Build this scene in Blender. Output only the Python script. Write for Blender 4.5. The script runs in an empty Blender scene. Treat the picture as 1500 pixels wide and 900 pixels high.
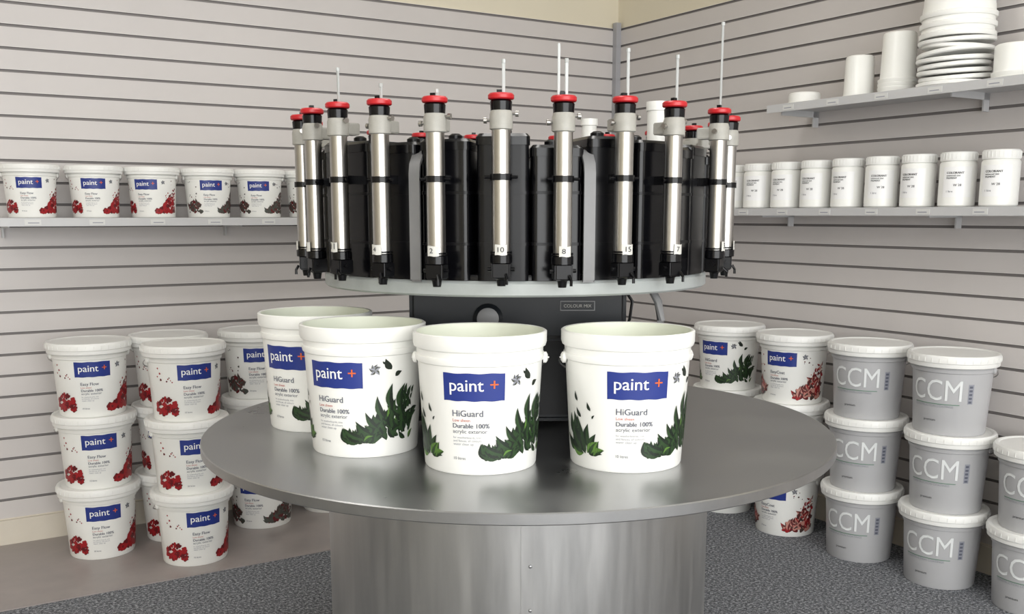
import bpy, bmesh, math, random
from mathutils import Matrix, Vector
random.seed(7)
S = bpy.context.scene
rad = math.radians

# ------------------------------------------------------------ materials
def lin(c):
    c = c/255.0
    return c/12.92 if c <= 0.04045 else ((c+0.055)/1.055)**2.4
def rgb(r, g, b): return (lin(r), lin(g), lin(b), 1.0)
MATS = {}
def mat(name, col, rough=0.5, metal=0.0, noise=0.0, nscale=20.0, spec=0.5, emit=None, estr=0.0, stretch=None, rvar=0.0):
    m = bpy.data.materials.new(name); m.use_nodes = True
    nt = m.node_tree; b = nt.nodes['Principled BSDF']
    b.inputs['Base Color'].default_value = col
    b.inputs['Roughness'].default_value = rough
    b.inputs['Metallic'].default_value = metal
    b.inputs['Specular IOR Level'].default_value = spec
    if emit:
        b.inputs['Emission Color'].default_value = emit
        b.inputs['Emission Strength'].default_value = estr
    tc = nt.nodes.new('ShaderNodeTexCoord')
    vec = tc.outputs['Object']
    if stretch:
        mp = nt.nodes.new('ShaderNodeMapping'); mp.inputs['Scale'].default_value = stretch
        nt.links.new(vec, mp.inputs['Vector']); vec = mp.outputs['Vector']
    if noise > 0 or rvar > 0:
        n = nt.nodes.new('ShaderNodeTexNoise'); n.inputs['Scale'].default_value = nscale
        n.inputs['Detail'].default_value = 5; n.inputs['Roughness'].default_value = 0.6
        nt.links.new(vec, n.inputs['Vector'])
        if noise > 0:
            mr = nt.nodes.new('ShaderNodeMapRange')
            mr.inputs['From Min'].default_value = 0.3; mr.inputs['From Max'].default_value = 0.7
            mr.inputs['To Min'].default_value = 1-noise; mr.inputs['To Max'].default_value = 1+noise
            nt.links.new(n.outputs['Fac'], mr.inputs['Value'])
            mx = nt.nodes.new('ShaderNodeVectorMath'); mx.operation = 'SCALE'
            mx.inputs[0].default_value = col[:3]
            nt.links.new(mr.outputs['Result'], mx.inputs['Scale'])
            nt.links.new(mx.outputs['Vector'], b.inputs['Base Color'])
        if rvar > 0:
            m2 = nt.nodes.new('ShaderNodeMapRange')
            m2.inputs['From Min'].default_value = 0.3; m2.inputs['From Max'].default_value = 0.7
            m2.inputs['To Min'].default_value = max(0.02, rough-rvar); m2.inputs['To Max'].default_value = rough+rvar
            nt.links.new(n.outputs['Fac'], m2.inputs['Value'])
            nt.links.new(m2.outputs['Result'], b.inputs['Roughness'])
    MATS[name] = m
    return m

mat('slat_laminate', rgb(203,198,196), 0.42, noise=0.025, nscale=3)
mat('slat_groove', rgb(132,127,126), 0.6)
mat('slat_lip', rgb(222,219,216), 0.4)
mat('cream_paint', rgb(222,214,194), 0.6, noise=0.02, nscale=2)
mat('ceiling_paint', rgb(240,238,232), 0.8, noise=0.01, nscale=2)
mat('trim_grey', rgb(165,165,169), 0.5, noise=0.02)
mat('baseboard_paint', rgb(214,206,192), 0.5, noise=0.02)
mat('vinyl', rgb(157,149,146), 0.4, noise=0.12, nscale=9, rvar=0.08)
mat('shelf_metal', rgb(196,196,197), 0.4, noise=0.01)
mat('ticket', rgb(212,212,210), 0.4, noise=0.01)
mat('white_plastic', rgb(244,244,240), 0.32, noise=0.012, nscale=12)
mat('lid_plastic', rgb(242,242,239), 0.4, noise=0.012, nscale=12)
mat('inner_plastic', rgb(232,236,220), 0.45, noise=0.01)
mat('grey_plastic', rgb(186,186,188), 0.4, noise=0.02, nscale=8)
mat('label_blue', rgb(36,54,132), 0.4, noise=0.03, nscale=15)
mat('label_white', rgb(245,245,245), 0.4, noise=0.01)
mat('tag_white', rgb(215,214,208), 0.5, noise=0.05, nscale=60)
mat('label_orange', rgb(225,105,50), 0.4, noise=0.01)
mat('ink_grey', rgb(95,98,112), 0.5, noise=0.01)
mat('ink_soft', rgb(150,152,162), 0.5, noise=0.01)
mat('ink_red', rgb(190,90,80), 0.5, noise=0.01)
mat('ink_dark', rgb(60,60,64), 0.5, noise=0.01)
mat('ink_ccm', rgb(232,235,235), 0.4, noise=0.01)
mat('ink_green', rgb(100,135,115), 0.5, noise=0.01)
mat('leaf_dark', rgb(18,33,20), 0.45, noise=0.25, nscale=60)
mat('leaf_mid', rgb(38,64,32), 0.45, noise=0.25, nscale=60)
mat('leaf_light', rgb(90,128,54), 0.45, noise=0.2, nscale=60)
mat('splash_red', rgb(158,24,32), 0.4, noise=0.15, nscale=50)
mat('splash_darkred', rgb(98,16,24), 0.4, noise=0.15, nscale=50)
mat('splash_brown', rgb(70,52,48), 0.4, noise=0.2, nscale=50)
mat('splash_pink', rgb(196,140,128), 0.4, noise=0.15, nscale=50)
mat('splash_slate', rgb(74,76,70), 0.4, noise=0.2, nscale=50)
mat('steel', (0.46,0.445,0.42,1), 0.30, metal=1.0, noise=0.03, nscale=25)
mat('galvanised', (0.43,0.435,0.44,1), 0.32, metal=1.0, noise=0.08, nscale=4, rvar=0.06)
mat('galv_edge', (0.40,0.40,0.40,1), 0.36, metal=1.0, noise=0.08, nscale=12)
mat('galv_side', (0.50,0.497,0.49,1), 0.42, metal=1.0, noise=0.10, nscale=4, stretch=(6,6,0.6), rvar=0.06)
mat('wire', (0.6,0.6,0.6,1), 0.35, metal=1.0, noise=0.02)
mat('black_plastic', rgb(9,9,12), 0.20, noise=0.2, nscale=20, spec=0.28)
mat('black_matt', rgb(11,11,14), 0.32, noise=0.2, nscale=20, spec=0.25)
mat('cabinet_black', rgb(28,31,35), 0.34, noise=0.15, nscale=12, spec=0.3)
mat('grey_canister', rgb(126,126,127), 0.4, noise=0.05)
mat('collar_grey', rgb(168,166,159), 0.4, noise=0.08, nscale=60)
mat('cap_red', rgb(192,30,38), 0.35, noise=0.05)
mat('plate_grey', rgb(168,173,172), 0.40, noise=0.08, nscale=14)
mat('rod_plastic', rgb(186,189,188), 0.25, noise=0.02)
mat('light_tube', rgb(255,255,255), 0.5, emit=(1,0.98,0.94,1), estr=11.5)
mat('window_frame', rgb(200,200,200), 0.4, noise=0.01)

def carpet_mat():
    m = bpy.data.materials.new('carpet'); m.use_nodes = True
    nt = m.node_tree; b = nt.nodes['Principled BSDF']; b.inputs['Roughness'].default_value = 0.95
    b.inputs['Specular IOR Level'].default_value = 0.1
    tc = nt.nodes.new('ShaderNodeTexCoord')
    n = nt.nodes.new('ShaderNodeTexNoise'); n.inputs['Scale'].default_value = 110; n.inputs['Detail'].default_value = 3
    n.inputs['Roughness'].default_value = 0.8
    nt.links.new(tc.outputs['Object'], n.inputs['Vector'])
    r = nt.nodes.new('ShaderNodeValToRGB')
    e = r.color_ramp.elements
    e[0].position = 0.38; e[0].color = rgb(72,74,78)
    e[1].position = 0.65; e[1].color = rgb(186,188,192)
    x = e.new(0.52); x.color = rgb(118,120,125)
    nt.links.new(n.outputs['Fac'], r.inputs['Fac']); nt.links.new(r.outputs['Color'], b.inputs['Base Color'])
    bp = nt.nodes.new('ShaderNodeBump'); bp.inputs['Strength'].default_value = 0.35; bp.inputs['Distance'].default_value = 0.004
    nt.links.new(n.outputs['Fac'], bp.inputs['Height']); nt.links.new(bp.outputs['Normal'], b.inputs['Normal'])
    MATS['carpet'] = m
carpet_mat()

# ------------------------------------------------------------ mesh builder
class MB:
    def __init__(s): s.v=[]; s.f=[]; s.m=[]; s.mats=[]
    def mi(s, name):
        if name not in s.mats: s.mats.append(name)
        return s.mats.index(name)
    def add(s, vs, fs, m, M=None):
        o = len(s.v)
        for p in vs:
            p = Vector(p)
            if M is not None: p = M @ p
            s.v.append(p[:])
        if isinstance(m, str): ms = [s.mi(m)]*len(fs)
        else: ms = [s.mi(x) for x in m]
        for f, k in zip(fs, ms):
            s.f.append([o+i for i in f]); s.m.append(k)
    def lathe(s, prof, m, segs=48, M=None):
        vs=[]; rings=[]
        for r, z in prof:
            if r < 1e-6: rings.append([len(vs)]); vs.append((0,0,z))
            else:
                rings.append(list(range(len(vs), len(vs)+segs)))
                for i in range(segs):
                    a = 2*math.pi*i/segs; vs.append((r*math.cos(a), r*math.sin(a), z))
        fs=[]; ms=[]
        for k in range(len(rings)-1):
            A, B = rings[k], rings[k+1]
            mm = m if isinstance(m, str) else m[k]
            if len(A)==1 and len(B)==1: continue
            for i in range(segs):
                j=(i+1)%segs
                if len(A)==1: fs.append([A[0],B[j],B[i]])
                elif len(B)==1: fs.append([A[i],A[j],B[0]])
                else: fs.append([A[i],A[j],B[j],B[i]])
                ms.append(mm)
        s.add(vs, fs, ms, M)
    def box(s, lo, hi, m, M=None, bev=0.0):
        if bev > 0:
            bm = bmesh.new(); bmesh.ops.create_cube(bm, size=1)
            for v in bm.verts:
                v.co = Vector([lo[i]+(v.co[i]+.5)*(hi[i]-lo[i]) for i in range(3)])
            bmesh.ops.bevel(bm, geom=bm.edges[:], offset=bev, segments=3, affect='EDGES')
            bm.verts.index_update()
            s.add([v.co[:] for v in bm.verts], [[v.index for v in f.verts] for f in bm.faces], m, M); bm.free(); return
        x0,y0,z0=lo; x1,y1,z1=hi
        vs=[(x0,y0,z0),(x1,y0,z0),(x1,y1,z0),(x0,y1,z0),(x0,y0,z1),(x1,y0,z1),(x1,y1,z1),(x0,y1,z1)]
        s.add(vs, [[0,3,2,1],[4,5,6,7],[0,1,5,4],[1,2,6,5],[2,3,7,6],[3,0,4,7]], m, M)
    def prism(s, pts, z0, z1, m, M=None, cham=0.0):
        n=len(pts); c=Vector((sum(p[0] for p in pts)/n, sum(p[1] for p in pts)/n))
        def sc(k): return [((c+(Vector(p)-c)*k)) for p in pts]
        levels=[(sc(1),z0),(sc(1),z1-cham)]
        if cham>0: levels.append((sc(0.9),z1))
        else: levels[-1]=(sc(1),z1)
        vs=[]; fs=[]
        for ps,z in levels:
            for p in ps: vs.append((p[0],p[1],z))
        for k in range(len(levels)-1):
            for i in range(n):
                j=(i+1)%n; fs.append([k*n+i,k*n+j,(k+1)*n+j,(k+1)*n+i])
        fs.append(list(range(n))[::-1]); fs.append([ (len(levels)-1)*n+i for i in range(n)])
        s.add(vs, fs, m, M)
    def tube(s, pts, r, m, segs=8, M=None):
        pts=[Vector(p) for p in pts]; vs=[]; fs=[]
        for i,p in enumerate(pts):
            t=(pts[min(i+1,len(pts)-1)]-pts[max(i-1,0)]).normalized()
            up=Vector((0,0,1)) if abs(t.z)<.95 else Vector((1,0,0))
            a=t.cross(up).normalized(); b=t.cross(a).normalized()
            for k in range(segs):
                w=2*math.pi*k/segs; vs.append((p+a*r*math.cos(w)+b*r*math.sin(w))[:])
        for i in range(len(pts)-1):
            for k in range(segs):
                j=(k+1)%segs; fs.append([i*segs+k,i*segs+j,(i+1)*segs+j,(i+1)*segs+k])
        fs.append(list(range(segs))); fs.append([(len(pts)-1)*segs+k for k in range(segs)][::-1])
        s.add(vs, fs, m, M)
    def mesh(s, name, sharp=35):
        me=bpy.data.meshes.new(name); me.from_pydata(s.v,[],s.f)
        for n in s.mats: me.materials.append(MATS[n])
        me.polygons.foreach_set('material_index', s.m)
        bm=bmesh.new(); bm.from_mesh(me)
        bmesh.ops.recalc_face_normals(bm, faces=bm.faces[:])
        for f in bm.faces: f.smooth=True
        for e in bm.edges:
            if len(e.link_faces)==2:
                e.smooth = e.calc_face_angle(0) < rad(sharp)
        bm.to_mesh(me); bm.free(); return me
def put(name, me, loc=(0,0,0), rz=0.0, parent=None, mw=None, scale=1.0):
    o=bpy.data.objects.new(name, me); S.collection.objects.link(o)
    if mw is not None: o.matrix_world=mw
    else:
        o.location=loc; o.rotation_euler=(0,0,rz); o.scale=(scale,)*3
    if parent: o.parent=parent
    return o

# ------------------------------------------------------------ text
TC={}
def text_geo(body):
    if body in TC: return TC[body]
    cu=bpy.data.curves.new('t','FONT'); cu.body=body; cu.size=1; cu.fill_mode='FRONT'; cu.resolution_u=3
    ob=bpy.data.objects.new('t',cu); S.collection.objects.link(ob)
    dg=bpy.context.evaluated_depsgraph_get(); dg.update()
    me=bpy.data.meshes.new_from_object(ob.evaluated_get(dg))
    vs=[(v.co.x,v.co.y) for v in me.vertices]; fs=[list(p.vertices) for p in me.polygons]
    bpy.data.objects.remove(ob); bpy.data.curves.remove(cu); bpy.data.meshes.remove(me)
    x0=min(v[0] for v in vs); x1=max(v[0] for v in vs)
    TC[body]=([((x-x0)/(x1-x0), y/(x1-x0)) for x,y in vs], fs)
    return TC[body]

class Wrap:
    """flat artwork (x,z) wrapped on a conical pail wall, front = local -Y"""
    def __init__(s, mb, rb, rt, h): s.mb=mb; s.rb=rb; s.rt=rt; s.h=h; s.R=(rb+rt)/2
    def p(s, x, z, off):
        r=s.rb+(s.rt-s.rb)*z/s.h+off; a=x/s.R
        return (r*math.sin(a), -r*math.cos(a), z)
    def poly(s, pts, fs, m, off): s.mb.add([s.p(x,z,off) for x,z in pts], fs, m)
    def text(s, body, x, z, w, m, off=0.0012, bold=0, tall=1.0):
        vs,fs=text_geo(body)
        for k in range(bold+1):
            s.poly([(x+v[0]*w+k*w*0.008, z+v[1]*w*tall) for v in vs], fs, m, off+k*0.00005)
    def rect(s, x0,x1,z0,z1,m,off=0.0006,n=20,wob=0.0):
        pts=[];fs=[]
        for i in range(n+1):
            x=x0+(x1-x0)*i/n
            a=wob*math.sin(i*0.9); pts+=[(x,z0+a),(x,z1+wob*math.sin(i*0.7+1))]
        for i in range(n): fs.append([2*i,2*i+2,2*i+3,2*i+1])
        s.poly(pts,fs,m,off)
    def leaf(s, x,z,L,W,ang,m1,m2,off):
        n=7; c,sn=math.cos(ang),math.sin(ang); mid=[];a=[];b=[]
        for i in range(n+1):
            t=i/n; w=W*math.sin(math.pi*t**0.8)*(1-0.25*t); bend=0.10*L*math.sin(math.pi*t)
            for arr,o in ((mid,0),(a,w),(b,-w)):
                lx=t*L; ly=o+bend; arr.append((x+lx*c-ly*sn, z+lx*sn+ly*c))
        pts=mid+a+b; N=n+1
        s.poly(pts,[[i,i+1,N+i+1,N+i] for i in range(n)],m1,off)
        s.poly(pts,[[i,i+1,2*N+i+1,2*N+i] for i in range(n)],m2,off)
    def blob(s, x,z,r,m,off,k=0.25):
        n=12; pts=[(x,z)]
        ph=random.random()*6
        for i in range(n):
            a=2*math.pi*i/n; rr=r*(1+k*math.sin(3*a+ph)*random.uniform(.4,1)); pts.append((x+rr*math.cos(a), z+rr*math.sin(a)))
        s.poly(pts,[[0,1+i,1+(i+1)%n] for i in range(n)],m,off)

def art_common(w, title):
    w.rect(-0.064,0.052,0.142,0.194,'label_blue',0.0006,24,0.0006)
    w.text('paint',-0.051,0.161,0.063,'label_white',0.0014,bold=1)
    w.text('+',0.024,0.162,0.015,'label_orange',0.0014,bold=2)
    w.text(title,-0.047,0.113,0.058,'ink_grey',bold=1)
    w.text('Low sheen',-0.047,0.103,0.034,'ink_red')
    w.text('Durable 100%',-0.047,0.091,0.070,'ink_grey',bold=1)
    w.text('acrylic exterior',-0.047,0.081,0.066,'ink_grey')
    for i,t in enumerate(['for weatherboards, trim','and fences, all colours','water clean up']):
        w.text(t,-0.047,0.071-i*0.0065,0.055-(i==2)*0.015,'ink_soft')
    w.text('10 litres',-0.047,0.030,0.024,'ink_grey')

def art_green(w):
    art_common(w,'HiGuard'); rn=random.Random(3); k=0
    for i in range(170):
        t=rn.random(); x=0.014+0.150*t
        env=0.006+0.092*max(0,min(1,(t-.14)*1.4))**1.15
        z=0.028+env*rn.random()
        L=rn.uniform(.022,.042); ang=rn.choice([rn.uniform(.35,1.3),rn.uniform(1.5,2.6)])
        if z>0.09: ang=rn.uniform(1.0,2.2); L*=.8
        c=rn.random(); m1,m2=('leaf_dark','leaf_mid') if c<.68 else (('leaf_mid','leaf_dark') if c<.94 else ('leaf_light','leaf_mid'))
        w.leaf(x,z,L*0.8,L*.18,ang,m1,m2,0.0006+k*0.000006); k+=1
    for x,z,L,a in [(.108,.098,.052,1.50),(.126,.098,.052,1.25),(.093,.080,.048,1.85),(.138,.080,.045,1.7),(.080,.06,.042,2.2),(.044,.033,.042,2.9),(.050,.040,.044,2.65),(.066,.048,.042,2.4),(.036,.030,.030,2.5)]:
        w.leaf(x,z,L,L*.17,a,'leaf_mid','leaf_dark',0.0018)
    for x,z,L,a in [(.110,.178,.026,2.1),(.118,.164,.018,.5),(.098,.190,.009,2.5)]:
        w.leaf(x,z,L,L*.3,a,'leaf_dark','leaf_dark',0.0008)
    for a in (.5,1.2,2.0,2.8,3.9,5.4): w.leaf(.076,.178,.013,.0042,a,'splash_slate','ink_soft',0.0008)
    for x,z,L,a,c in [(-.105,.030,.045,1.2,1),(-.115,.030,.055,1.8,0),(-.10,.032,.03,.35,2),(-.125,.034,.05,2.3,0),(-.135,.05,.045,1.9,1),
                      (-.12,.055,.05,1.9,0),(-.14,.035,.05,2.6,1),(-.11,.032,.035,.8,2),(-.12,.03,.04,2.9,2),(-.15,.06,.045,1.8,0),(-.125,.07,.045,2.1,1),(-.105,.03,.03,.1,1),
                      (-.095,.028,.028,.5,2),(-.09,.03,.03,1.3,2),(-.11,.045,.045,1.5,0)]:
        ms=[('leaf_dark','leaf_mid'),('leaf_mid','leaf_dark'),('leaf_light','leaf_mid')][c]
        w.leaf(x,z,L,L*.22,a,ms[0],ms[1],0.0008)
    for x,z,L,a in [(-.10,.115,.018,2.0),(-.125,.10,.022,2.2),(-.097,.10,.010,.9),(-.135,.13,.02,1.9)]:
        w.leaf(x,z,L,L*.22,a,'leaf_dark','leaf_dark',0.0008)

def art_splash(w, cols, seed, title, leafy=False):
    art_common(w,title); rn=random.Random(seed); random.seed(seed); k=0
    for side in (1,-1):
        n=200 if side==1 else 60
        for i in range(n):
            t=rn.random(); x=side*(0.045+0.120*t) if side==1 else -(0.066+0.085*t)
            env=0.012+ (0.150*max(0,(t-.15)) if side==1 else .05*(1-abs(t-.5)))
            z=0.026+min(env,.12)*rn.random()**1.15
            r=rn.uniform(.003,.0100)*(1.15-0.6*(z-.03)/.12)
            m=rn.choice(cols)
            if leafy and rn.random()<.5: w.leaf(x,z,r*3.6,r*.8,rn.uniform(.3,2.8),m,rn.choice(cols),0.0006+k*6e-6)
            else: w.blob(x,z,r,m,0.0006+k*6e-6)
            k+=1
        for i in range(9):
            w.blob(side*rn.uniform(.075,.14),rn.uniform(.10,.19),rn.uniform(.0015,.004),rn.choice(cols),0.0008)
    for a in (.5,1.6,2.7,3.9,5.4): w.leaf(.082,.178,.012,.004,a,'splash_slate','ink_soft',0.0008)

def art_ccm(w):
    w.text('CCM',-0.094,0.114,0.158,'ink_ccm',0.0018,bold=0,tall=1.25)
    w.rect(-0.090,0.06,0.100,0.1025,'ink_green',0.0008)
    w.text('CONSTRUCTION COATINGS',-0.088,0.091,0.130,'ink_soft')
    w.text('premium',-0.05,0.045,0.040,'ink_dark')
    w.rect(0.083,0.100,0.105,0.168,'ink_soft',0.0006,4)
    for i in range(5): w.rect(0.086,0.096,0.108+.012*i,0.115+.012*i,'ink_grey',0.0009,2)

def pail_mesh(name, lid, body, art):
    mb=MB(); rb,rt,h=0.109,0.1235,0.262
    def r(z): return rb+(rt-rb)*z/h
    if not lid:
        prof=[(0,0.004),(rb-.012,0.004),(rb-.008,0),(rb-.002,0),(rb,0.004),(r(.205),.205),(r(.205)+.0035,.207),(r(.205)+.005,.214),(r(.215)+.0035,.2185),
              (r(.22)+.001,.220),(r(.23)+.001,.231),(r(.23)+.0055,.2335),(r(.24)+.007,.240),(r(.25)+.0065,.252),(r(.262)+.006,.260),(r(.262)+.003,.262),(r(.262)-.001,.261),
              (r(.25)-.002,.250),(rb-.003,.010),(0,.008)]
        ms=[body]*16+['inner_plastic']*3
        mb.lathe(prof,ms,72)
    else:
        prof=[(0,0.004),(rb-.012,0.004),(rb-.008,0),(rb-.002,0),(rb,0.004),(r(.20),.20),(r(.205)+.004,.202),(r(.205)+.005,.211),(r(.21)+.002,.214),(r(.22),.222)]
        mb.lathe(prof,body,72)
        L=0.1400
        prof=[(r(.22),.220),(L-.006,.218),(L-.003,.220),(L-.002,.232),(L,.234),(L+.0005,.250),(L-.003,.2565),(L-.008,.2575),(L-.014,.2565),(L-.017,.254),(0.03,.254),(0,.254)]
        mb.lathe(prof,'lid_plastic',72)
        for k in range(36):
            M=Matrix.Rotation(2*math.pi*k/36,4,'Z'); mb.box((L-.003,-.0012,.236),(L+.0014,.0012,.249),'lid_plastic',M)
    zc=.208
    for sx in (-1,1):
        M=Matrix.Translation((sx*(r(.205)+.002),0,zc))@Matrix.Rotation(sx*rad(90),4,'Y')
        mb.lathe([(0.011,0),(0.011,.006),(0.006,.009),(0,.009)],body,16,M)
    R=r(.205)+.012
    pts=[]
    for i in range(33):
        a=math.pi*i/32
        pts.append((R*math.cos(a), R*math.sin(a)*1.0+0.0, zc-0.055*math.sin(a)))
    mb.tube(pts,.0018,'wire',6)
    art(Wrap(mb,rb,rt,h))
    return mb.mesh(name)

P_GREEN_OPEN=pail_mesh('pail_green_open',False,'white_plastic',art_green)
P_GREEN=pail_mesh('pail_green',True,'white_plastic',art_green)
P_RED=pail_mesh('pail_red',True,'white_plastic',lambda w: art_splash(w,['splash_red','splash_red','splash_darkred'],11,'Easy Flow'))
P_BROWN=pail_mesh('pail_brown',True,'white_plastic',lambda w: art_splash(w,['splash_slate','splash_brown','splash_slate','splash_darkred'],12,'Easy Flow',True))
P_CORAL=pail_mesh('pail_coral',True,'white_plastic',lambda w: art_splash(w,['splash_pink','splash_brown','splash_red','splash_darkred'],13,'EasyCoat',True))
P_CCM=pail_mesh('pail_grey',True,'grey_plastic',art_ccm)

# ------------------------------------------------------------ room
C=Vector((0.508,4.98,0)); F=Matrix.Translation(C)@Matrix.Rotation(rad(-148),4,'Z')
RA,RB,RH=6.2,6.6,2.75
SL0,SLT,PI=0.10,2.095,0.0762
def wall_mesh(name, length, flip):
    """profile in depth d (0=face, negative into wall) and z, extruded along wall"""
    mb=MB(); prof=[]; ms=[]
    prof.append((0.0,0.0)); 
    prof.append((0.0,SL0)); ms.append('baseboard_paint')
    z=SL0
    while z+PI<SLT+0.001:
        prof.append((0.0,z+PI-0.0115)); ms.append('slat_laminate')
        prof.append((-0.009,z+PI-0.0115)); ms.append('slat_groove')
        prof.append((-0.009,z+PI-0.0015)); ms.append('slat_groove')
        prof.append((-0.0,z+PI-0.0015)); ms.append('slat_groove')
        prof.append((0.0,z+PI)); ms.append('slat_lip')
        z+=PI
    prof.append((-0.012,z)); ms.append('slat_lip')
    prof.append((-0.012,RH)); ms.append('cream_paint')
    prof.append((-0.12,RH)); ms.append('cream_paint')
    prof.append((-0.12,0)); ms.append('cream_paint')
    prof.append((0,0)); ms.append('cream_paint')
    vs=[];fs=[]
    for d,z in prof:
        for l in (-0.115,length):
            vs.append((d,l,z) if flip else (l,d,z))
    for i in range(len(prof)-1): fs.append([2*i,2*i+1,2*i+3,2*i+2])
    mb.add(vs,fs,ms)
    me=mb.mesh(name); return me
put('wall_left', wall_mesh('wall_left',RA,False), mw=F)
put('wall_right', wall_mesh('wall_right',RB,True), mw=F)
def fbox(name, lo, hi, m, bev=0.0):
    mb=MB(); mb.box(lo,hi,m,None,bev); return put(name, mb.mesh(name), mw=F)
fbox('floor',(-.12,-.12,-.1),(RA+.1,RB+.1,0),'carpet')
fbox('floor_vinyl',(0.015,0.015,0),(RA,0.69,0.004),'vinyl')
fbox('ceiling',(-.12,-.12,RH),(RA+.1,RB+.1,RH+.1),'ceiling_paint')
fbox('baseboard_left',(0.0,0,0.0),(RA,0.014,0.095),'baseboard_paint')
fbox('baseboard_right',(0,0.014,0.0),(0.014,RB,0.095),'baseboard_paint')
fbox('trim_corner',(0,0,0.095),(0.028,0.028,SLT+0.01),'trim_grey')
fbox('wall_side',(RA,-.12,0),(RA+.1,RB+.1,RH),'cream_paint')
mb=MB()
mb.box((-.12,RB,0),(RA,RB+.1,0.5),'cream_paint'); mb.box((-.12,RB,2.45),(RA,RB+.1,RH),'cream_paint')
mb.box((-.12,RB,.5),(0.5,RB+.1,2.45),'cream_paint'); mb.box((5.7,RB,.5),(RA,RB+.1,2.45),'cream_paint')
put('wall_front', mb.mesh('wall_front'), mw=F)
mb=MB()
for x in (0.5,1.8,3.1,4.4,5.65): mb.box((x,RB+.02,.5),(x+.05,RB+.08,2.45),'window_frame')
mb.box((.5,RB+.02,.5),(5.7,RB+.08,.55),'window_frame'); mb.box((.5,RB+.02,2.4),(5.7,RB+.08,2.45),'window_frame')
put('window_1', mb.mesh('window_1'), mw=F)

for i,(a,b) in enumerate([(1.6,1.9),(3.9,1.9),(1.6,4.4),(3.9,4.4)]):
    mb=MB(); mb.box((-.62,-.16,-.05),(.62,.16,0),'window_frame'); mb.box((-.59,-.13,-.056),(.59,.13,-.05),'light_tube')
    put('ceiling_light', mb.mesh('ceiling_light'), mw=F@Matrix.Translation((a,b,RH)))
def area(name, M, sx, sy, power, col):
    l=bpy.data.lights.new(name,'AREA'); l.shape='RECTANGLE'; l.size=sx; l.size_y=sy; l.energy=power; l.color=col
    o=bpy.data.objects.new(name,l); S.collection.objects.link(o); o.matrix_world=M; return o
area('window_daylight', F@Matrix.Translation((3.1,RB-.03,1.5))@Matrix.Rotation(rad(-90),4,'X'), 5.0,1.85, 190,(0.99,0.99,0.98))
w=bpy.data.worlds.new('world'); S.world=w; w.use_nodes=True
w.node_tree.nodes['Background'].inputs['Color'].default_value=(0.85,0.92,1,1)
w.node_tree.nodes['Background'].inputs['Strength'].default_value=1.0

# ------------------------------------------------------------ shelves
def shelf(name, l0,l1,dep,zt, axis):
    mb=MB()
    def bx(u0,u1,d0,d1,z0,z1,m):
        if axis==0: mb.box((u0,d0,z0),(u1,d1,z1),m)
        else: mb.box((d0,u0,z0),(d1,u1,z1),m)
    bx(l0,l1,0.001,dep,zt-.012,zt,'shelf_metal')
    bx(l0,l1,dep,dep+.004,zt-.028,zt,'shelf_metal')
    n=int((l1-l0)/0.62)
    for i in range(n+1):
        u=l0+.02+(l1-l0-.06)*i/max(1,n)
        bx(u,u+.006,0.001,dep*.8,zt-.034,zt-.012,'shelf_metal'); bx(u,u+.006,0.001,0.03,zt-.07,zt-.012,'shelf_metal')
    u=l0+.08
    while u<l1-.1:
        bx(u,u+.05,dep+.004,dep+.0055,zt-.024,zt-.006,'ticket'); bx(u+.006,u+.04,dep+.0055,dep+.006,zt-.018,zt-.015,'ink_soft')
        u+=.2
    put(name, mb.mesh(name), mw=F)
ZL,ZR,ZU=1.190,1.225,1.600
shelf('display_shelf',0.35,2.76,0.29,ZL,0)
shelf('display_shelf',0.4,3.4,0.22,ZR,1)
shelf('display_shelf',1.235,3.4,0.25,ZU,1)

def face(x,y,d=0): return math.atan2(-x,y)+rad(d)
for i,(a,d,me) in enumerate([(2.638,0,P_RED),(2.432,0,P_RED),(2.235,-14,P_RED),(2.035,12,P_BROWN),(1.838,0,P_BROWN),(1.642,0,P_BROWN),(1.446,0,P_BROWN)]):
    p=F@Vector((a,.15,ZL+.001)); put('small_paint_pail',me,p,face(p.x,p.y,d),scale=0.69)

def jar():
    mb=MB(); r=.056
    mb.lathe([(0,0),(r-.004,0),(r,.004),(r,.135),(r-.004,.142),(r-.008,.145)],'white_plastic',40)
    mb.lathe([(r-.008,.143),(r-.0015,.144),(r-.001,.146),(r-.001,.168),(r-.004,.172),(0,.172)],'lid_plastic',40)
    for k in range(30):
        M=Matrix.Rotation(2*math.pi*k/30,4,'Z'); mb.box((r-.003,-.001,.148),(r,.001,.167),'lid_plastic',M)
    w=Wrap(mb,r,r,.17)
    w.rect(-.045,.045,.03,.125,'label_white',.0004,14)
    w.text('COLORANT',-.034,.103,.052,'ink_dark',.001,bold=2); w.text('universal tint',-.034,.095,.042,'ink_dark',.001,bold=1)
    w.text('PIGMENT',-.034,.087,.032,'ink_dark',.001,bold=2)
    w.text('W 28',-.012,.064,.024,'ink_dark',.001,bold=2); w.text('1 litre',-.032,.045,.020,'ink_grey',.001)
    return mb.mesh('jar')
JAR=jar()
for i in range(10):
    p=F@Vector((.12,.785+.1456*i,ZR+.001)); put('plastic_jar',JAR,p,face(p.x,p.y,random.uniform(-25,5)))

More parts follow.
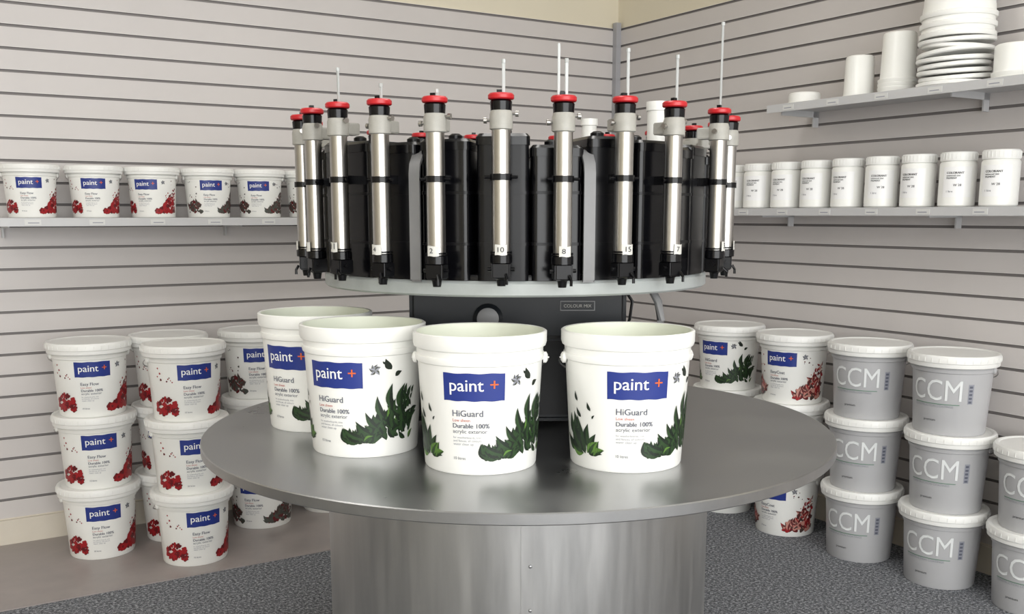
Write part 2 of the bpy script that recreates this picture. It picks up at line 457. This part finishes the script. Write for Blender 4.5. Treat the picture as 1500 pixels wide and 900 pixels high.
def tubstack(name, a,b,z, r0, r1, h, rims):
    mb=MB(); prof=[(0,0),(r0,0)]
    for k in range(rims):
        zz=k*.013; prof+=[(r0+.003,zz+.001),(r0+.004,zz+.009),(r0,zz+.010)]
    zb=rims*.013
    prof+=[(r0-.003,zb+.002),(r1+.002,h-.01),(r1,h-.003),(r1-.004,h)]
    prof+=[(r1-.012,h),(r1-.014,h-.004),(0,h-.004)]
    mb.lathe(prof,'white_plastic',48)
    p=F@Vector((a,b,z+.001)); return put(name, mb.mesh(name), p)
tubstack('plastic_lid',.13,1.302,ZU,.060,.056,.045,1)
tubstack('plastic_tub',.13,1.546,ZU,.054,.046,.145,1)
tubstack('plastic_tub_stack',.13,1.705,ZU,.060,.052,.20,4)
mb=MB()
z=0; rn=random.Random(5)
for k in range(8):
    tx,ty=rn.uniform(-4,4),rn.uniform(-4,4); R=.110+rn.uniform(-.004,.006)
    M=Matrix.Translation((rn.uniform(-.005,.005),rn.uniform(-.005,.005),z+0.004))@Matrix.Rotation(rad(tx),4,'X')@Matrix.Rotation(rad(ty),4,'Y')
    if k==0: M=Matrix.Identity(4)
    mb.lathe([(0,0),(R-.004,0),(R,.003),(R,.011),(R-.003,.0135),(R-.012,.0135),(R-.014,.009),(0,.009)],'lid_plastic',48,M); z+=.0185
for k in range(3):
    mb.lathe([(0,z),(.112,z),(.114,z+.004),(.114,z+.014),(.108,z+.017),(.106,z+.04)],'white_plastic',48); z+=.03
mb.lathe([(.106,z-.002),(.098,z+.13),(.093,z+.134),(0,z+.134)],'white_plastic',48)
p=F@Vector((.135,1.922,ZU+.001)); put('plastic_bucket_stack',mb.mesh('bucket_stack'),p)
tubstack('plastic_tub',.13,2.13,ZU,.070,.066,.105,2)
tubstack('plastic_tub',.13,2.32,ZU,.070,.066,.105,2)

# ------------------------------------------------------------ floor stacks
def stack(name, me, x,y,n,z0,rots,jit=0.004):
    rn=random.Random(int(abs(x*1000)+y*100))
    for k in range(n):
        put(name, me, (x+rn.uniform(-jit,jit), y+rn.uniform(-jit,jit), z0+k*0.2545), face(x,y,rots[k]))
V=0.0045
stack('paint_pail',P_RED,-1.478,3.43,3,V,[8,8,6])
stack('paint_pail',P_RED,-1.124,3.36,3,V,[20,18,20])
stack('paint_pail',P_RED,-1.27,3.62,3,V,[10,-14,0])
stack('paint_pail',P_BROWN,-.985,3.78,3,V,[-10,10,8])
stack('paint_pail',P_BROWN,-.755,3.985,3,V,[0,10,-8])
stack('grey_paint_pail',P_CCM,1.245,3.41,3,0.0005,[-16,-12,-14],.003)
stack('grey_paint_pail',P_CCM,1.425,3.155,3,0.0005,[-14,-16,-16],.003)
stack('grey_paint_pail',P_CCM,1.612,2.925,2,0.0005,[-12,-12])
stack('paint_pail',P_CORAL,1.060,3.69,3,0.0005,[-25,-15,-20])
stack('paint_pail',P_GREEN,.885,3.99,3,0.0005,[-20,-20,-28])

# ------------------------------------------------------------ round table
TZ=0.72; TX=.014; TCY=2.265
mb=MB(); R=.710
mb.lathe([(0,TZ-.022),(R-.002,TZ-.022),(R,TZ-.020),(R,TZ-.002),(R-.002,TZ),(0,TZ)],['galv_side','galv_edge','galv_edge','galv_edge','galvanised'],128)
PR=.440
mb.lathe([(PR+.004,0),(PR+.004,.02),(PR,.024),(PR,TZ-.035),(PR+.02,TZ-.024),(PR+.02,TZ-.021)],'galv_side',96)
for ang in (-88,92):
    M=Matrix.Rotation(rad(ang),4,'Z'); mb.box((PR-.001,-.012,.02),(PR+.0018,.012,TZ-.03),'galv_side',M)
    for k in range(7): 
        mb.lathe([(0.004,0),(.003,.002),(0,.003)],'galv_edge',8,M@Matrix.Translation((PR+.0015,0.006,.08+.09*k))@Matrix.Rotation(rad(90),4,'Y'))
put('round_metal_table', mb.mesh('table'), (TX,TCY,0))

for x,y,d in [(-.062,1.90,-3),(.225,1.915,14),(-.308,2.035,-27),(-.452,2.27,-32)]:
    put('open_paint_pail',P_GREEN_OPEN,(x,y,TZ+.0003),face(x,y,d))

# ------------------------------------------------------------ tinting dispenser
DX,DY=.008,2.42
root=bpy.data.objects.new('paint_tinting_dispenser',None); S.collection.objects.link(root); root.location=(DX,DY,TZ)
def child(name, mb, rz=0): 
    return put(name, mb.mesh(name), (0,0,0), rz, parent=root)
mb=MB()
mb.box((-.240,-.20,0.012),(.250,.22,.318),'cabinet_black',None,.012)
mb.box((-.22,-.204,.03),(.23,-.198,.20),'black_matt')
mb.box((-.245,-.206,.205),(.255,-.198,.212),'black_plastic')
mb.box((.100,-.204,.268),(.178,-.199,.290),'grey_canister'); mb.box((.102,-.206,.270),(.176,-.203,.288),'cabinet_black')
vs,fs=text_geo('COLOUR MIX'); mb.add([(.108+v[0]*.062,-.2065,.2755+v[1]*.062) for v in vs],fs,'collar_grey')
M=Matrix.Translation((-.062,-.198,.250))@Matrix.Rotation(rad(90),4,'X')
mb.lathe([(.034,0),(.034,.006),(.026,.012),(.024,.010),(0,.010)],'cabinet_black',32,M)
mb.lathe([(.025,.0105),(.02,.012),(0,.0125)],'grey_canister',32,M)
for sx in (-.2,.2):
    for sy in (-.16,.18): mb.lathe([(.02,0),(.02,.014),(0,.014)],'black_matt',16,Matrix.Translation((sx,sy,0)))
child('cabinet',mb)
mb=MB()
mb.lathe([(.10,.317),(.10,.322),(.435,.322),(.438,.318),(.450,.318),(.455,.322),(.455,.344),(.450,.350),(.10,.350)],'plate_grey',96)
mb.lathe([(0,.348),(.20,.350),(.20,.58),(.18,.60),(0,.60)],'black_matt',48)
mb.lathe([(.31,.350),(.31,.362),(.446,.362),(.448,.358),(.448,.350)],'black_matt',96)
child('turntable',mb)
mb=MB()
pts=[(.30,-.22,.32),(.315,-.235,.29),(.322,-.235,.25),(.318,-.22,.20),(.30,-.19,.12),(.27,-.16,.05),(.24,-.15,.03)]
mb.tube(pts,.009,'grey_canister',10)
mb.tube([(.24,-.21,.32),(.26,-.215,.29),(.255,-.215,.25),(.235,-.205,.2)],.0035,'black_matt',8)
child('hose',mb)

def wedge(ri,ro,wi,wo,rc=.018):
    cs=[(-wi/2,-ri),(wi/2,-ri),(wo/2,-ro),(-wo/2,-ro)]
    pts=[]
    for i in range(4):
        p=Vector(cs[i]); a=(Vector(cs[i-1])-p).normalized(); b=(Vector(cs[(i+1)%4])-p).normalized()
        for t in range(6):
            u=t/5; q=p+a*rc*(1-u)**2+b*rc*u**2
            pts.append((q.x,q.y))
    return pts
def canister(col, top):
    mb=MB()
    mb.prism(wedge(.325,.455,.070,.106),.351,top-.02,col)
    mb.prism(wedge(.322,.458,.073,.110),top-.022,top,'black_plastic',None,.006)
    mb.lathe([(.014,top-.001),(.014,top+.010),(.008,top+.014),(0,top+.014)],'black_matt',16,Matrix.Translation((0,-.39,0)))
    for z in (.42,.52): mb.prism(wedge(.3235,.4565,.0715,.1085),z,z+.006,'black_matt')
    return mb
def pump(rod, rodr, dz, tag):
    mb=MB(); M=Matrix.Translation((0,-.497,dz)); r=.0180
    mb.box((-.018,-.016,.356),(.018,.018,.388),'black_matt',M,.003)
    mb.lathe([(0,.342),(.008,.342),(.010,.354),(.016,.358)],'black_matt',16,M)
    mb.lathe([(.016,.385),(.0215,.387),(.0215,.402),(.019,.404)],'black_plastic',24,M)
    mb.tube([(-.026,-.004,.374),(.026,-.004,.374)],.004,'black_matt',8,M)
    mb.tube([(.01,-.018,.366),(.012,-.024,.356),(.012,-.024,.346)],.003,'black_matt',6,M)
    mb.lathe([(r,.40),(r,.640)],'steel',32,M)
    for z,h in ((.543,.012),(.405,.004)):
        mb.lathe([(r,z),(r+.003,z),(r+.003,z+h),(r,z+h)],'black_plastic',32,M)
    mb.box((-.010,.015,.541),(.010,.042,.558),'black_plastic',M)
    mb.tube([(-r-.014,-.002,.549),(r+.014,-.002,.549)],.003,'black_plastic',8,M)
    mb.lathe([(r,.636),(r+.004,.638),(r+.004,.664),(r+.002,.670),(r+.001,.674)],'collar_grey',32,M)
    mb.box((-.014,.012,.640),(.014,.045,.664),'collar_grey',M,.002)
    for sx in (-1,1):
        zz=.660+.006*sx
        mb.tube([(sx*r,0,zz),(sx*(r+.012),0,zz)],.0026,'steel',8,M)
        mb.lathe([(0,-.003),(.0055,-.003),(.0055,.003),(0,.003)],'steel',12,M@Matrix.Translation((sx*(r+.012),0,zz))@Matrix.Rotation(rad(90),4,'Y'))
    mb.lathe([(r-.001,.670),(r+.002,.672),(r+.003,.688),(r-.001,.692)],'black_plastic',32,M)
    mb.lathe([(r-.002,.691),(r+.005,.692),(r+.0068,.694),(r+.0068,.700),(r+.004,.703),(r-.004,.704),(r-.006,.700),(0,.700)],'cap_red',32,M)
    mb.box((-.008,-.004,.700),(.002,.004,.710),'black_matt',M)
    if rod>0:
        mb.box((.002,-.0018,.695),(.0080,.0018,.702+rod),'rod_plastic',M,.0008)
        mb.tube([(.005,0,.702+rod-.004),(.005,0,.702+rod+.003)],.004,'rod_plastic',8,M)
    if rodr: mb.box((-.0125,-.0015,.695),(-.0075,.0015,.702+rodr),'rod_plastic',M,.0008)
    w=Wrap(mb,r+.0006,r+.0006,1); o=len(mb.v)
    w.rect(-.010,.011,.402,.422,'tag_white',.0004+.0025,8,.0006); w.text(tag,-.005,.408,.006*len(tag)**.8,'ink_dark',.0036,bold=3)
    for i in range(o,len(mb.v)):
        mb.v[i]=(mb.v[i][0],mb.v[i][1]-.497,mb.v[i][2]+dz)
    return mb
angs=[(-3.3,.060,0,'10'),(10.4,.066,.096,'8'),(25.0,.088,0,'15'),(39.5,.088,0,'7'),(61,.175,0,'3'),(-18.2,.012,0,'2'),(-32.6,.028,0,'4'),(-47.0,.066,0,'11'),(-61.0,0,0,'6'),(-77,0,0,'9'),
      (79,0,0,'5'),(97,0,0,'1'),(113,0,0,'12'),(131,0,0,'13'),(149,0,0,'14'),(166,0,0,'16'),(-97,0,0,'17'),(-114,0,0,'18'),(-131,0,0,'19'),(-148,0,0,'20'),(-166,0,0,'21')]
rn=random.Random(2)
for i,(a,rod,rr,tag) in enumerate(angs):
    col='black_plastic' if i%2 else 'black_matt'
    child('canister_%d'%(i+1), canister(col,.625+rn.uniform(-.012,.012)), rad(a))
    child('pump_%d'%(i+1), pump(rod,rr,rn.uniform(-.002,.002),tag), rad(a))
child('canister_22', canister('black_plastic',.62), rad(50))
for k,a in enumerate((-25.5,18.0)):
    mb=MB(); pts=[(-.469,.351),(-.469,.56),(-.466,.580),(-.455,.597),(-.435,.607),(-.39,.612),(-.34,.61)]
    vs=[];fs=[]
    for y,z in pts:
        for sx in (-1,1):
            vs.append((sx*.012,y,z)); vs.append((sx*.012,y+.004,z-.004))
    for i in range(len(pts)-1):
        o=4*i
        fs+=[[o,o+2,o+6,o+4],[o+1,o+5,o+7,o+3],[o,o+4,o+5,o+1],[o+2,o+3,o+7,o+6]]
    mb.add(vs,fs,'grey_canister'); child('strap_%d'%(k+1),mb,rad(a))
mb=MB()
for a,r,h in ((113,.026,.115),(149,.02,.09)):
    x,y=.39*math.sin(rad(a)),-.39*math.cos(rad(a))
    mb.lathe([(0,.645),(r,.645),(r,.645+h*.8),(r+.003,.645+h*.81),(r+.003,.645+h),(0,.645+h)],'white_plastic',32,Matrix.Translation((x,y,0)))
child('additive_bottles',mb)

# ------------------------------------------------------------ camera
cam=bpy.data.cameras.new('camera'); co=bpy.data.objects.new('camera',cam); S.collection.objects.link(co)
co.location=(0,0,1.2); co.rotation_euler=(rad(90-9.67),0,0)
cam.sensor_width=36; cam.sensor_fit='HORIZONTAL'; cam.lens=1450/1500*36; cam.shift_y=112/1500
cam.clip_start=.05
S.camera=co
S.view_settings.view_transform='Standard'
S.view_settings.exposure=0.0
